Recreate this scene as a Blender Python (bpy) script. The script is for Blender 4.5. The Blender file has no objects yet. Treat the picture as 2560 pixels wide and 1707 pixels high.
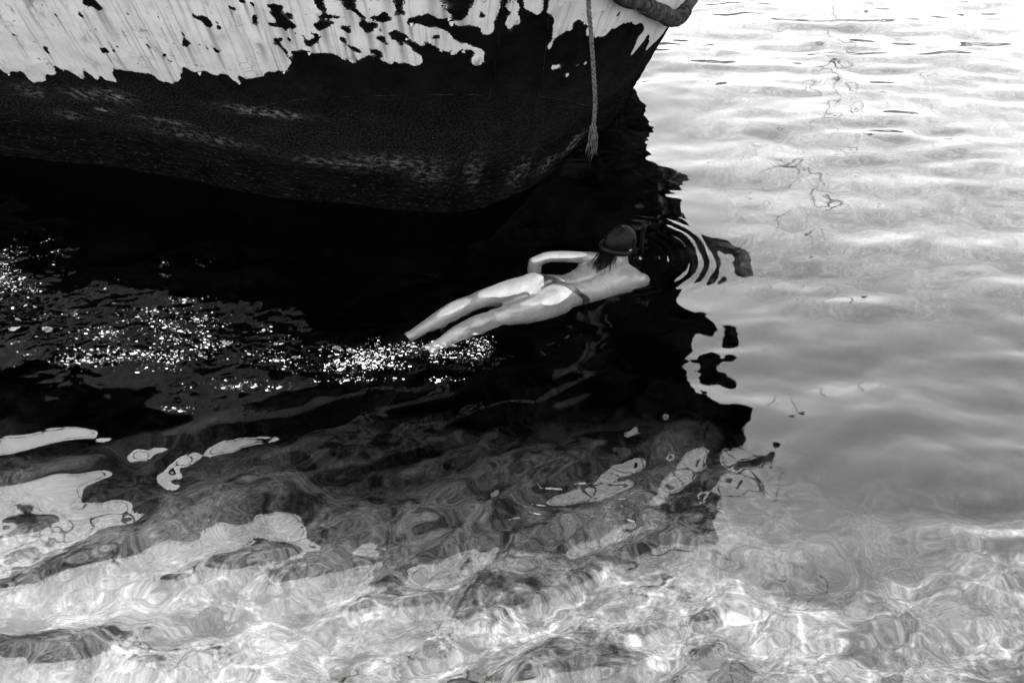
import bpy, bmesh, math, random
import numpy as np
from mathutils import Vector, Matrix

rng = random.Random(7)
R = math.radians
scene = bpy.context.scene
C = scene.collection

# ------------------------------------------------------------------ camera
CAM_H = 3.2
cam = bpy.data.cameras.new('camera')
cam.lens = 35.0
cam.sensor_width = 36.0
cam.clip_start = 0.05
cam.clip_end = 3000.0
cam_o = bpy.data.objects.new('camera', cam)
C.objects.link(cam_o)
cam_o.location = (0, 0, CAM_H)
cam_o.rotation_euler = (R(50), 0, 0)
scene.camera = cam_o

# ------------------------------------------------------------------ light
SUN_EL, SUN_AZ = 61.0, -60.0            # azimuth measured from +Y (into the picture) towards +X
sx = math.sin(R(SUN_AZ)) * math.cos(R(SUN_EL))
sy = math.cos(R(SUN_AZ)) * math.cos(R(SUN_EL))
sz = math.sin(R(SUN_EL))
world = bpy.data.worlds.new('World')
scene.world = world
world.use_nodes = True
wn, wl = world.node_tree.nodes, world.node_tree.links
wn.clear()
sky = wn.new('ShaderNodeTexSky')
sky.sky_type = 'NISHITA'
sky.sun_disc = False
sky.sun_elevation = R(SUN_EL)
sky.sun_rotation = R(SUN_AZ)
sky.dust_density = 1.2
sky.air_density = 4.0
bw = wn.new('ShaderNodeRGBToBW')        # black and white picture: the sky carries no hue
bg = wn.new('ShaderNodeBackground')
bg.inputs['Strength'].default_value = 0.15
wo = wn.new('ShaderNodeOutputWorld')
wl.new(sky.outputs[0], bw.inputs[0])
wl.new(bw.outputs[0], bg.inputs[0])
wl.new(bg.outputs[0], wo.inputs[0])

sun = bpy.data.lights.new('sun', 'SUN')
sun.energy = 2.0
sun.angle = R(0.53)
sun.color = (1, 1, 1)
sun_o = bpy.data.objects.new('sun', sun)
C.objects.link(sun_o)
sun_o.rotation_euler = Vector((sx, sy, sz)).to_track_quat('Z', 'Y').to_euler()
sun.cycles.is_caustics_light = True

vs = scene.view_settings
vs.view_transform = 'Standard'
vs.look = 'None'
vs.exposure = 3.5
vs.gamma = 1.0
vs.use_curve_mapping = False
cy = scene.cycles
cy.caustics_reflective = False
cy.caustics_refractive = True
cy.blur_glossy = 0.3
cy.max_bounces = 10
cy.transmission_bounces = 8
cy.sample_clamp_indirect = 12.0
cy.use_denoising = True
cy.denoiser = 'OPENIMAGEDENOISE'
cy.denoising_prefilter = 'ACCURATE'
cy.denoising_input_passes = 'RGB_ALBEDO_NORMAL'


# ------------------------------------------------------------------ helpers
def hash2(ix, iy, seed):
    h = (ix * 374761393 + iy * 668265263 + seed * 974634777) & 0xFFFFFFFF
    h = ((h ^ (h >> 13)) * 1274126177) & 0xFFFFFFFF
    h = (h ^ (h >> 16)) & 0xFFFF
    return h / 65535.0

def noise(x, y, seed=0):
    x = np.asarray(x, float); y = np.asarray(y, float)
    x0 = np.floor(x).astype(np.int64); y0 = np.floor(y).astype(np.int64)
    fx, fy = x - x0, y - y0
    def g(ix, iy):
        a = hash2(ix, iy, seed) * 2 * np.pi
        return np.cos(a) * (x - ix) + np.sin(a) * (y - iy)
    u = fx * fx * fx * (fx * (fx * 6 - 15) + 10)
    v = fy * fy * fy * (fy * (fy * 6 - 15) + 10)
    a = g(x0, y0) * (1 - u) + g(x0 + 1, y0) * u
    b = g(x0, y0 + 1) * (1 - u) + g(x0 + 1, y0 + 1) * u
    return (a * (1 - v) + b * v) * 1.5

def fbm(x, y, octv=4, seed=0, gain=0.5):
    t, a = 0, 1.0
    for k in range(octv):
        t = t + a * noise(x * 2 ** k + 13.7 * k, y * 2 ** k - 7.1 * k, seed + k)
        a *= gain
    return t

def sstep(a, b, x):
    t = np.clip((x - a) / (b - a), 0, 1)
    return t * t * (3 - 2 * t)

def grid_mesh(name, P, keep=None, uv=None, smooth=True):
    """P: (n, m, 3) -> quads"""
    n, m = P.shape[:2]
    me = bpy.data.meshes.new(name)
    idx = np.arange(n * m).reshape(n, m)
    q = np.stack([idx[:-1, :-1], idx[1:, :-1], idx[1:, 1:], idx[:-1, 1:]], -1).reshape(-1, 4)
    me.vertices.add(n * m)
    me.vertices.foreach_set('co', P.reshape(-1).astype(np.float32))
    me.loops.add(q.size)
    me.loops.foreach_set('vertex_index', q.reshape(-1).astype(np.int32))
    me.polygons.add(len(q))
    me.polygons.foreach_set('loop_start', np.arange(0, q.size, 4, dtype=np.int32))
    me.polygons.foreach_set('use_smooth', np.full(len(q), smooth))
    me.update(calc_edges=True)
    if uv is not None:
        l = me.uv_layers.new(name='UVMap')
        l.data.foreach_set('uv', uv.reshape(-1, 2)[q.reshape(-1)].reshape(-1).astype(np.float32))
    return me

def attr(me, name, arr):
    a = me.attributes.new(name, 'FLOAT', 'POINT')
    a.data.foreach_set('value', np.asarray(arr, np.float32).reshape(-1))

def link(name, me, m=None, parent=None, **props):
    o = bpy.data.objects.new(name, me)
    C.objects.link(o)
    if m is not None and me is not None:
        me.materials.clear(); me.materials.append(m)
    if parent is not None:
        o.parent = parent
    for k, v in props.items():
        o[k] = v
    return o

def bm_mesh(name, bm, smooth=True):
    me = bpy.data.meshes.new(name)
    bmesh.ops.recalc_face_normals(bm, faces=bm.faces)
    bm.to_mesh(me); bm.free()
    if smooth:
        for p in me.polygons: p.use_smooth = True
    return me

def tube(bm, pts, rad, sides=8, cap=True, flat=1.0):
    """tapered tube along a polyline"""
    pts = [Vector(p) for p in pts]
    rad = rad if hasattr(rad, '__len__') else [rad] * len(pts)
    up = Vector((0, 0, 1))
    rings = []
    pn = None
    for i, p in enumerate(pts):
        t = (pts[min(i + 1, len(pts) - 1)] - pts[max(i - 1, 0)]).normalized()
        if pn is None:
            a = up if abs(t.z) < 0.9 else Vector((1, 0, 0))
            pn = t.cross(a).normalized()
        pn = (pn - t * pn.dot(t)).normalized()
        b = t.cross(pn)
        rings.append([bm.verts.new(p + (pn * math.cos(2 * math.pi * k / sides) + b * flat * math.sin(2 * math.pi * k / sides)) * rad[i]) for k in range(sides)])
    for a, b in zip(rings, rings[1:]):
        for k in range(sides):
            bm.faces.new((a[k], a[(k + 1) % sides], b[(k + 1) % sides], b[k]))
    if cap:
        bm.faces.new(rings[0][::-1]); bm.faces.new(rings[-1])

def crom(pts, n):
    """Catmull-Rom through points, n samples per span, as array"""
    P = np.asarray(pts, float)
    P = np.vstack([2 * P[0] - P[1], P, 2 * P[-1] - P[-2]])
    out = []
    for i in range(1, len(P) - 2):
        t = np.linspace(0, 1, n, endpoint=False)[:, None]
        p0, p1, p2, p3 = P[i - 1:i + 3]
        out.append(0.5 * ((2 * p1) + (-p0 + p2) * t + (2 * p0 - 5 * p1 + 4 * p2 - p3) * t ** 2 + (-p0 + 3 * p1 - 3 * p2 + p3) * t ** 3))
    out.append(P[-2][None])
    return np.vstack(out)

# ---- materials
def mat(name):
    m = bpy.data.materials.new(name)
    m.use_nodes = True
    nt = m.node_tree
    nt.nodes.clear()
    out = nt.nodes.new('ShaderNodeOutputMaterial')
    return m, nt, out

class N:
    """small node-writing helper"""
    def __init__(s, nt): s.nt = nt
    def __call__(s, typ, ins=None, **kw):
        n = s.nt.nodes.new(typ)
        for k, v in kw.items(): setattr(n, k, v)
        for k, v in (ins or {}).items():
            if isinstance(v, bpy.types.NodeSocket): s.nt.links.new(v, n.inputs[k])
            else: n.inputs[k].default_value = v
        return n
    def math(s, op, a, b=0.0, c=0.0, clamp=False):
        n = s.nt.nodes.new('ShaderNodeMath'); n.operation = op; n.use_clamp = clamp
        for k, v in enumerate((a, b, c)):
            if isinstance(v, bpy.types.NodeSocket): s.nt.links.new(v, n.inputs[k])
            else: n.inputs[k].default_value = v
        return n.outputs[0]
    def ramp(s, v, a, b, lo=0.0, hi=1.0, smooth=True):
        n = s.nt.nodes.new('ShaderNodeMapRange')
        n.interpolation_type = 'SMOOTHSTEP' if smooth else 'LINEAR'
        s.nt.links.new(v, n.inputs[0])
        for k, x in zip((1, 2, 3, 4), (a, b, lo, hi)):
            if isinstance(x, bpy.types.NodeSocket): s.nt.links.new(x, n.inputs[k])
            else: n.inputs[k].default_value = x
        return n.outputs[0]
    def mix(s, f, a, b):
        n = s.nt.nodes.new('ShaderNodeMix'); n.data_type = 'FLOAT'
        for k, v in zip((0, 2, 3), (f, a, b)):
            if isinstance(v, bpy.types.NodeSocket): s.nt.links.new(v, n.inputs[k])
            else: n.inputs[k].default_value = v
        return n.outputs[0]
    def noise(s, vec, scale, detail=4, rough=0.55, dist=0.0):
        n = s('ShaderNodeTexNoise', {'Scale': scale, 'Detail': detail, 'Roughness': rough, 'Distortion': dist})
        if vec is not None: s.nt.links.new(vec, n.inputs['Vector'])
        return n.outputs[0]
    def voro(s, vec, scale, feature='F1', rnd=1.0):
        n = s('ShaderNodeTexVoronoi', {'Scale': scale, 'Randomness': rnd}, feature=feature)
        if vec is not None: s.nt.links.new(vec, n.inputs['Vector'])
        return n.outputs[0]
    def mapping(s, vec, scale=(1, 1, 1), loc=(0, 0, 0), rot=(0, 0, 0)):
        n = s('ShaderNodeMapping', {'Scale': scale, 'Location': loc, 'Rotation': rot})
        s.nt.links.new(vec, n.inputs[0])
        return n.outputs[0]

def grey(name, v, rough=0.6, var=0.25, scale=20.0, bump=0.0, spec=0.5, metal=0.0):
    m, nt, out = mat(name)
    n = N(nt)
    co = n('ShaderNodeTexCoord').outputs['Object']
    f = n.noise(co, scale, 5)
    col = n.ramp(f, 0.3, 0.7, v * (1 - var), v * (1 + var))
    rgb = n('ShaderNodeCombineColor', {0: col, 1: col, 2: col}).outputs[0]
    b = n('ShaderNodeBsdfPrincipled', {'Base Color': rgb, 'Roughness': rough, 'Metallic': metal, 'Specular IOR Level': spec})
    if bump:
        bp = n('ShaderNodeBump', {'Strength': 1.0, 'Distance': bump, 'Height': f})
        nt.links.new(bp.outputs[0], b.inputs['Normal'])
    nt.links.new(b.outputs[0], out.inputs[0])
    return m

# ------------------------------------------------------------------ hull shape
STATIONS = [(-9, 7.15), (-7, 6.6), (-5, 6.12), (-3.4, 5.72), (-2.3, 5.46), (-1.3, 5.15), (-0.35, 5.02), (0.1, 5.28),
            (0.36, 5.67), (0.68, 6.16), (0.84, 6.8), (0.5, 7.5), (-0.5, 7.95), (-2.5, 8.2), (-9, 8.4)]
_c = crom(STATIONS, 60)
_d = np.r_[0, np.cumsum(np.linalg.norm(np.diff(_c, axis=0), axis=1))]
S_MAX = _d[-1]

def hull_base(s):
    x = np.interp(s, _d, _c[:, 0]); y = np.interp(s, _d, _c[:, 1])
    e = 0.09
    tx = np.interp(s + e, _d, _c[:, 0]) - np.interp(s - e, _d, _c[:, 0])
    ty = np.interp(s + e, _d, _c[:, 1]) - np.interp(s - e, _d, _c[:, 1])
    l = np.hypot(tx, ty) + 1e-9
    return x, y, ty / l, -tx / l           # outward normal (to the right of travel)

def hull_flare(s, z):
    a = 0.36 + 0.09 * sstep(9.2, 10.4, s)
    zc = 1.5
    up = np.where(z < zc, z, zc + 0.9 * (1 - np.exp(-(np.maximum(z, zc) - zc) / 0.9)))
    dn = 0.9 * z - 0.12 * z * z
    return a * np.where(z >= 0, up, dn)

def hull_pt(s, z, off=0.0):
    x, y, nx, ny = hull_base(s)
    f = hull_flare(s, z)
    return np.stack([x + nx * (f + off), y + ny * (f + off), z + 0 * s - 0.35 * off], -1)
# ---- end hull shape

# paint left on the plating, rust spots and weld lines, in hull coordinates (girth, height)
PAINT_A = [(6.256,0.794),(6.346,0.751),(6.378,0.709),(6.415,0.736),(6.492,0.751),(6.508,0.669),(6.614,0.706),(6.646,0.754),(6.72,0.751),(6.724,0.806),(6.715,0.844),(6.768,0.796),(6.813,0.806),(6.874,0.729),(6.915,0.811),(6.955,0.774),(6.98,0.744),(7.02,0.794),(7.045,0.749),(7.118,0.766),(7.13,0.834),(7.187,0.856),(7.244,0.851),(7.309,0.861),(7.407,0.859),(7.435,0.821),(7.488,0.816),(7.573,0.859),(7.638,0.961),(7.675,0.931),(7.748,0.944),(7.801,0.929),(7.862,0.949),(7.907,0.894),(7.927,0.891),(7.911,0.954),(7.967,0.934),(8.037,0.946),(8.065,0.986),(8.134,0.999),(8.191,1.002),(8.236,1.074),(8.252,1.132),(8.301,1.152),(8.362,1.134),(8.439,1.152),(8.492,1.129),(8.504,1.094),(8.484,1.122),(8.541,1.094),(8.61,1.142),(8.65,1.144),(8.667,1.117),(8.715,1.102),(8.764,1.102),(8.793,1.089),(8.829,1.109),(8.821,1.164),(8.78,1.219),(8.756,1.232),(8.728,1.254),(8.72,1.282),(8.748,1.304),(8.78,1.264),(8.789,1.242),(8.837,1.212),(8.858,1.217),(8.886,1.192),(8.911,1.162),(8.935,1.137),(8.955,1.177),(8.988,1.172),(8.996,1.142),(8.992,1.082),(9.012,1.074),(9.028,1.097),(9.02,1.164),(8.984,1.199),(8.947,1.232),(8.923,1.289),(8.882,1.322),(8.854,1.327),(8.805,1.339),(8.805,1.37),(8.837,1.387),(8.874,1.392),(8.89,1.365),(8.923,1.367),(8.939,1.322),(8.967,1.319),(8.988,1.302),(9.008,1.294),(9.02,1.252),(9.045,1.249),(9.045,1.319),(9.053,1.38),(9.053,1.445),(9.045,1.682),(7.817,1.7),(6.72,1.69),(6.073,0.919)]
PAINT_B = [(9.159,1.645),(9.191,1.395),(9.199,1.322),(9.224,1.277),(9.236,1.199),(9.244,1.162),(9.232,1.112),(9.244,1.059),(9.252,1.112),(9.268,1.149),(9.317,1.162),(9.341,1.142),(9.333,1.192),(9.362,1.212),(9.423,1.174),(9.459,1.082),(9.492,1.054),(9.504,1.062),(9.577,1.004),(9.598,1.044),(9.707,1.039),(9.821,1.004),(9.923,0.951),(9.992,0.961),(10.098,0.876),(10.057,0.839),(10.089,0.691),(10.11,0.716),(10.159,0.771),(10.171,0.824),(10.264,0.716),(10.289,0.638),(10.354,0.664),(10.382,0.746),(10.358,0.841),(10.329,0.979),(10.183,1.322)]
ISLE_A = [(9.065,1.425),(9.081,1.437),(9.098,1.42),(9.106,1.352),(9.11,1.317),(9.114,1.279),(9.098,1.312),(9.093,1.279),(9.089,1.257),(9.077,1.302),(9.081,1.362)]
ISLE_B = [(9.106,1.51),(9.159,1.49),(9.175,1.392),(9.175,1.349),(9.163,1.329),(9.134,1.357),(9.118,1.39)]
SMALL = [[(9.28,0.966),(9.309,0.969),(9.35,0.941),(9.354,0.916),(9.313,0.924)],[(9.467,0.891),(9.48,0.891),(9.492,0.859)],[(9.512,0.879),(9.524,0.889),(9.545,0.836)],[(9.407,0.871),(9.435,0.866),(9.435,0.834),(9.407,0.846)]]
SPOTS = [(8.46,1.40,.02),(8.7,1.36,.026),(8.52,1.23,.016),(8.66,1.16,.022),(8.40,1.24,.014),(8.62,1.38,.014),(8.8,1.33,.012),(9.40,1.12,.010),(9.5,1.2,.010),(9.62,1.13,.008),(7.0,1.08,.006),(7.15,1.2,.010),(6.6,1.0,.010),(6.75,.92,.012),(7.62,1.2,.011),(7.56,1.02,.010),(7.276,1.292,0.043),(7.878,1.272,0.034),(8.126,1.319,0.019),(8.248,1.339,0.047),(8.289,1.304,0.03),(8.443,1.314,0.036),(8.545,1.299,0.019),(8.581,1.425,0.017),(8.207,1.184,0.023),(8.366,1.192,0.026),(7.72,1.117,0.021),(7.366,1.139,0.011),(7.87,1.099,0.017),(8.02,1.367,0.013),(8.911,1.457,0.03),(8.959,1.427,0.045),(8.764,1.397,0.023),(8.882,1.264,0.019),(8.573,1.427,0.017),(8.638,1.312,0.034),(8.756,1.267,0.026),(7.167,0.991,0.013),(7.236,0.999,0.009),(8.142,1.407,0.013),(8.102,1.41,0.013),(6.967,1.179,0.011),(7.48,1.062,0.013),(8.549,1.179,0.017),(8.691,1.229,0.017)]
SEAMS = [[(9.057,1.565),(9.061,1.392),(9.061,1.314),(9.061,1.182),(9.061,1.059),(9.057,0.894),(9.049,0.814),(9.041,0.709),(9.016,0.548),(8.988,0.436),(8.955,0.356),(8.89,0.17)],[(9.191,1.37),(9.211,1.229),(9.236,1.034),(9.252,0.911),(9.264,0.764),(9.264,0.681),(9.276,0.556),(9.268,0.446),(9.264,0.416)],[(7.992,0.749),(8.179,0.811),(8.431,0.864),(8.659,0.894),(8.911,0.904),(9.016,0.884),(9.049,0.844)],[(9.272,0.771),(9.52,0.628),(9.866,0.421)],[(6.069,0.301),(6.431,0.388),(6.789,0.476),(7.093,0.556),(7.496,0.654),(7.805,0.741)]]
STRAKE = [(9.411,1.42),(9.585,1.234),(9.829,1.109),(10.114,0.989),(10.289,0.884),(10.598,0.706)]

# even spacing along the girth at z = 0.9
_ss = np.linspace(0, S_MAX, 9000)
_pp = hull_pt(_ss, np.full_like(_ss, 0.9))
_uu = np.r_[0, np.cumsum(np.linalg.norm(np.diff(_pp, axis=0), axis=1))]
def s2u(s): return np.interp(s, _ss, _uu)
def u2s(u): return np.interp(u, _uu, _ss)

def inside(poly, x, y):
    P = np.asarray(poly); r = np.zeros(x.shape, bool)
    x1, y1 = P[:, 0], P[:, 1]; x2, y2 = np.roll(x1, -1), np.roll(y1, -1)
    for a, b, c, d in zip(x1, y1, x2, y2):
        if b == d: continue
        r ^= ((b > y) != (d > y)) & (x < (c - a) * (y - b) / (d - b) + a)
    return r

def blur(a, k):
    for ax in (0, 1):
        c = np.cumsum(np.pad(a, [(k + 1, k) if i == ax else (0, 0) for i in (0, 1)], mode='edge'), axis=ax)
        n = a.shape[ax]
        a = (np.take(c, np.arange(2 * k + 1, n + 2 * k + 1), ax) - np.take(c, np.arange(0, n), ax)) / (2 * k + 1)
    return a

# ------------------------------------------------------------------ boat
boat = link('fishing_boat', None, label='old steel boat with white paint peeling off its dark rusty hull', category='boat')
u0, u1 = s2u(5.4), s2u(11.4)
us = np.r_[np.linspace(0, u0, 60, endpoint=False), np.linspace(u0, u1, int((u1 - u0) / 0.0052), endpoint=False), np.linspace(u1, s2u(S_MAX), 90)]
Z_TOP = 2.62
def ztop(s): return Z_TOP + 0.36 * sstep(7.0, 9.4, np.asarray(s, float))     # the sheer rises to the rounded end
zs = np.r_[np.linspace(-2.3, -0.1, 30, endpoint=False), np.linspace(-0.1, 1.42, 285, endpoint=False), np.linspace(1.42, Z_TOP, 40)]
ss = u2s(us)
U, Zg = np.meshgrid(us, zs, indexing='ij')
SS = u2s(U)
Zg = np.where(Zg > 1.42, 1.42 + (Zg - 1.42) / (Z_TOP - 1.42) * (ztop(SS) - 1.42), Zg)
def hpoly(L): return [(float(s2u(a)), b) for a, b in L]
wx = U + 0.010 * fbm(U * 14, Zg * 14, 3, 3) + 0.007 * fbm(U * 55, Zg * 55, 2, 4); wz = Zg + 0.012 * fbm(U * 14, Zg * 14, 3, 11) + 0.007 * fbm(U * 55, Zg * 55, 2, 12)
pm = np.zeros(U.shape)
for L in (PAINT_A, PAINT_B): pm[inside(hpoly(L), wx, wz)] = 1
pm[(SS < 6.26) & (Zg > 0.80 + 0.06 * fbm(U * 3, Zg * 0, 4, 5))] = 1
pm[(SS > 10.32) & (Zg > 0.66 + 0.02 * fbm(U * 8, Zg * 3, 3, 5)) & (SS < 10.5)] = 1
pm[(SS >= 10.5) & (Zg > 0.70 + 0.08 * fbm(U * 3, Zg * 2, 4, 5))] = 1
pm[(Zg > np.interp(SS, [0, 9.2, 9.45, 9.9, 10.3, 10.5, 22], [1.50, 1.50, 1.42, 1.20, 1.0, 0.95, 0.95]) + 0.05 * fbm(U * 2.5, Zg * 2.5, 4, 15))] = 0  # unseen plating above the frame left dark to blacken its reflection
for L in [ISLE_A, ISLE_B] + SMALL: pm[inside(hpoly(L), wx, wz)] = 1
streak = np.zeros(U.shape)
for k, (a, b, r) in enumerate(SPOTS):
    a = float(s2u(a))
    ang = np.arctan2(Zg - b, U - a)
    rr = np.hypot((wx - a), (wz - b)) * (1 + 0.18 * np.cos(2 * ang + k) + 0.9 * fbm(U * 26 + k, Zg * 26, 3, 17))
    pm[rr < r] = 0
    ln_ = 0.12 + 5.0 * r
    w = r * 0.45 * (0.7 + 0.5 * np.clip(1 + (Zg - b) / 0.3, 0, 1))
    streak = np.maximum(streak, np.exp(-((U - a) / w) ** 2) * sstep(-ln_, 0, Zg - b) * (Zg < b) * 0.9)
# streaks that start off the picture or along the paint
for k in range(90):
    a = rng.uniform(u0, u1); b = rng.uniform(0.95, 1.75); ln_ = rng.uniform(0.15, 0.6); w = rng.choice((0.004, 0.007, 0.012, 0.02))
    streak = np.maximum(streak, np.exp(-((U - a - 0.004 * np.sin(Zg * 30 + k)) / w) ** 2) * sstep(-ln_, -0.02, Zg - b) * (Zg < b) * rng.uniform(0.3, 0.8))
pm_s = blur(pm, 2)
scuff = np.zeros(U.shape)
def hs(px): return px
for (a, b, ra, rb, w) in [(6.80, 0.62, .09, .035, .8), (7.02, 0.64, .11, .04, .9), (6.9, 0.52, .05, .02, 1), (7.98, 0.70, .20, .028, 1.1), (8.1, .695, .1, .02, 1), (6.62, .44, .08, .03, .6),
                          (7.5, 0.42, .3, .035, .5), (8.6, 0.40, .28, .05, .55), (8.80, .33, .12, .07, .5), (9.02, .33, .06, .12, .5), (8.3, .36, .3, .04, .45), (9.9, .12, .09, .05, 1.0), (9.55, .14, .12, .06, .6), (9.3, .2, .1, .1, .45),
                          (6.45, .60, .08, .05, .5), (7.3, .50, .15, .02, .6)]:
    q = ((U - s2u(a)) / ra) ** 2 + ((Zg - b) / rb) ** 2
    scuff = np.maximum(scuff, w * np.exp(-q))
dent = 0.006 * fbm(U * 1.3, Zg * 1.6, 3, 21) + 0.0022 * fbm(U * 7, Zg * 7, 3, 22)
grow = sstep(0.55, 0.25, Zg + 0.08 * fbm(U * 1.5, Zg, 3, 9)) * sstep(-0.3, 0.0, Zg)
dent = dent + grow * 0.010 * np.abs(fbm(U * 5 + Zg * 9, Zg * 16 - U * 1.2, 4, 31)) + 0.0016 * pm_s * (1 - 0.3 * streak) + 0.0008 * fbm(U * 60, Zg * 60, 2, 8) * (1 - pm_s)
P = hull_pt(SS, Zg, 0.0)
_, _, nx, ny = hull_base(SS)
P[..., 0] += nx * dent; P[..., 1] += ny * dent; P[..., 2] -= 0.35 * dent
hull_me = grid_mesh('hull', P[:, ::-1], uv=np.stack([U, Zg], -1)[:, ::-1])
for nm, A in (('paint', pm_s), ('streak', streak), ('scuff', scuff)):
    attr(hull_me, nm, A[:, ::-1])

m_hull, nt, out = mat('peeling_hull_paint')
n = N(nt)
uvn = n('ShaderNodeUVMap').outputs[0]
def att(nm): return n('ShaderNodeAttribute', attribute_name=nm).outputs['Fac']
fine = n.noise(uvn, 120, 4)
edge = n.math('ADD', att('paint'), n.math('MULTIPLY', n.math('SUBTRACT', fine, 0.5), 0.85))
pmask = n.ramp(edge, 0.45, 0.54)
primer = n.math('MULTIPLY', n.ramp(edge, 0.16, 0.42), n.ramp(n.noise(uvn, 24, 4), 0.48, 0.62))
# cracked, chipped paint
warp = n('ShaderNodeMixRGB', {0: 0.06, 1: uvn, 2: n('ShaderNodeTexNoise', {'Vector': uvn, 'Scale': 9.0, 'Detail': 4.0}).outputs[1]}, blend_type='ADD').outputs[0]
cr = n.voro(warp, 16, 'DISTANCE_TO_EDGE')
crack = n.math('MULTIPLY', n.ramp(cr, 0.03, 0.004), n.ramp(n.noise(uvn, 3.2, 3), 0.54, 0.66))
chip = n.ramp(n.noise(n.mapping(uvn, (1, 0.8, 1)), 26, 7, 0.68), 0.655, 0.675)
pmask = n.math('MULTIPLY', pmask, n.math('SUBTRACT', 1.0, chip))
# streaks down the plating
st1 = n.ramp(n.noise(n.mapping(uvn, (42, 1.3, 1)), 1.0, 5, 0.6), 0.50, 0.74)
st2 = n.ramp(n.noise(n.mapping(uvn, (130, 4, 1)), 1.0, 3, 0.6), 0.54, 0.8)
blotch = n.noise(uvn, 5, 6, 0.6)
white = n.ramp(blotch, 0.25, 0.75, 0.165, 0.225, False)
white = n.math('MULTIPLY', white, n.math('SUBTRACT', 1.0, n.math('MULTIPLY', st1, 0.55)))
white = n.math('MULTIPLY', white, n.math('SUBTRACT', 1.0, n.math('MULTIPLY', st2, 0.30)))
white = n.math('MULTIPLY', white, n.math('SUBTRACT', 1.0, n.math('MULTIPLY', att('streak'), 0.72)))
white = n.math('MULTIPLY', white, n.math('SUBTRACT', 1.0, n.math('MULTIPLY', crack, 0.6)))
stain = n.math('MULTIPLY', n.ramp(n.noise(n.mapping(uvn, (1, 0.55, 1)), 11, 7, 0.72), 0.53, 0.68), n.ramp(n.noise(uvn, 2.1, 2), 0.42, 0.60))
white = n.math('MULTIPLY', white, n.math('SUBTRACT', 1.0, n.math('MULTIPLY', stain, 0.62)))
# bare rusty steel: dark, mottled, with pale scabs low down
pit = n.ramp(n.noise(uvn, 85, 3, 0.6), 0.46, 0.60)
dark = n.ramp(n.noise(uvn, 6, 5, 0.6), 0.3, 0.75, 0.0008, 0.0026, False)
zc = n('ShaderNodeSeparateXYZ', {0: uvn}).outputs[1]
mott = n.math('MULTIPLY', n.ramp(zc, 1.1, 0.5), n.ramp(zc, 0.28, 0.45))
dark = n.math('ADD', dark, n.math('MULTIPLY', n.math('MULTIPLY', pit, mott), 0.0055))
diag = n.mapping(uvn, (12, 26, 1), rot=(0, 0, 0.3))
sc = n.ramp(n.noise(diag, 1.6, 7, 0.68), 0.44, 0.66)
dark = n.math('ADD', dark, n.math('MULTIPLY', n.math('MULTIPLY', sc, att('scuff')), 0.07))
weed = n.math('MULTIPLY', n.ramp(n.noise(diag, 2.4, 6, 0.65), 0.54, 0.72), n.ramp(zc, 0.45, 0.25))
dark = n.math('ADD', dark, n.math('MULTIPLY', weed, 0.012))
dark = n.math('ADD', dark, n.math('MULTIPLY', primer, 0.018))
col = n.mix(pmask, dark, white)
rgb = n('ShaderNodeCombineColor', {0: col, 1: col, 2: col}).outputs[0]
hgt = n.math('ADD', n.math('MULTIPLY', pmask, 0.8), n.math('ADD', n.math('MULTIPLY', crack, -0.5), n.math('MULTIPLY', fine, n.mix(pmask, 1.3, 0.25))))
bp = n('ShaderNodeBump', {'Strength': 0.9, 'Distance': 0.0022, 'Height': hgt})
b1 = n('ShaderNodeBsdfDiffuse', {'Color': rgb, 'Normal': bp.outputs[0]})
b2 = n('ShaderNodeBsdfPrincipled', {'Base Color': rgb, 'Roughness': 0.5, 'Specular IOR Level': 0.3, 'Normal': bp.outputs[0]})
b = n('ShaderNodeMixShader', {0: pmask, 1: b1.outputs[0], 2: b2.outputs[0]})
nt.links.new(b.outputs[0], out.inputs[0])
link('hull', hull_me, m_hull, boat)

# ------------------------------------------------------------------ sea
def lattice(lo, hi, dens):
    """sample positions whose spacing follows dens(x)"""
    v = [lo]
    while v[-1] < hi: v.append(v[-1] + dens(v[-1]))
    return np.array(v)
wy = lattice(1.15, 10.5, lambda y: 0.0075 + 0.0016 * max(0, y - 2) ** 1.1)
wxs = lattice(-4.6, 6.2, lambda x: 0.0098)
WX, WY = np.meshgrid(wxs, wy, indexing='ij')
print('water', WX.shape)

def waves(x, y):
    r2 = random.Random(5)
    h = np.zeros_like(x)
    wx_ = x + 0.10 * fbm(x * 1.1, y * 1.1, 2, 41); wy_ = y + 0.10 * fbm(x * 1.1, y * 1.1, 2, 47)
    for lam, slope, cnt in ((1.3, 0.020, 3), (0.70, 0.040, 5), (0.42, 0.046, 7), (0.25, 0.034, 7), (0.15, 0.022, 6), (0.075, 0.012, 6)):
        for k in range(cnt):
            th = R(90 + r2.gauss(8, 34))
            l = lam * r2.uniform(0.8, 1.25); kk = 2 * math.pi / l
            a = slope / kk / math.sqrt(cnt) * 1.4
            h += a * np.sin(kk * (wx_ * math.cos(th) + wy_ * math.sin(th)) + r2.uniform(0, 6.28))
    return h
amp = (0.75 + 0.35 * fbm(WX * 0.5, WY * 0.5, 2, 61)) * (0.80 + 0.50 * sstep(4.2, 2.4, WY))
far_rip = sum(0.020 / (2 * math.pi / l) * np.sin(2 * math.pi / l * ((WX + 0.05 * fbm(WX * 2, WY * 2, 2, 43)) * math.cos(R(t)) + (WY + 0.05 * fbm(WX * 2, WY * 2, 2, 44)) * math.sin(R(t))) + p) for l, t, p in
              ((.19, 88, 0), (.23, 98, 1.3), (.15, 80, 2.2), (.28, 84, 4), (.45, 93, 5), (.36, 97, 3), (.6, 88, 1)))
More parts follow.
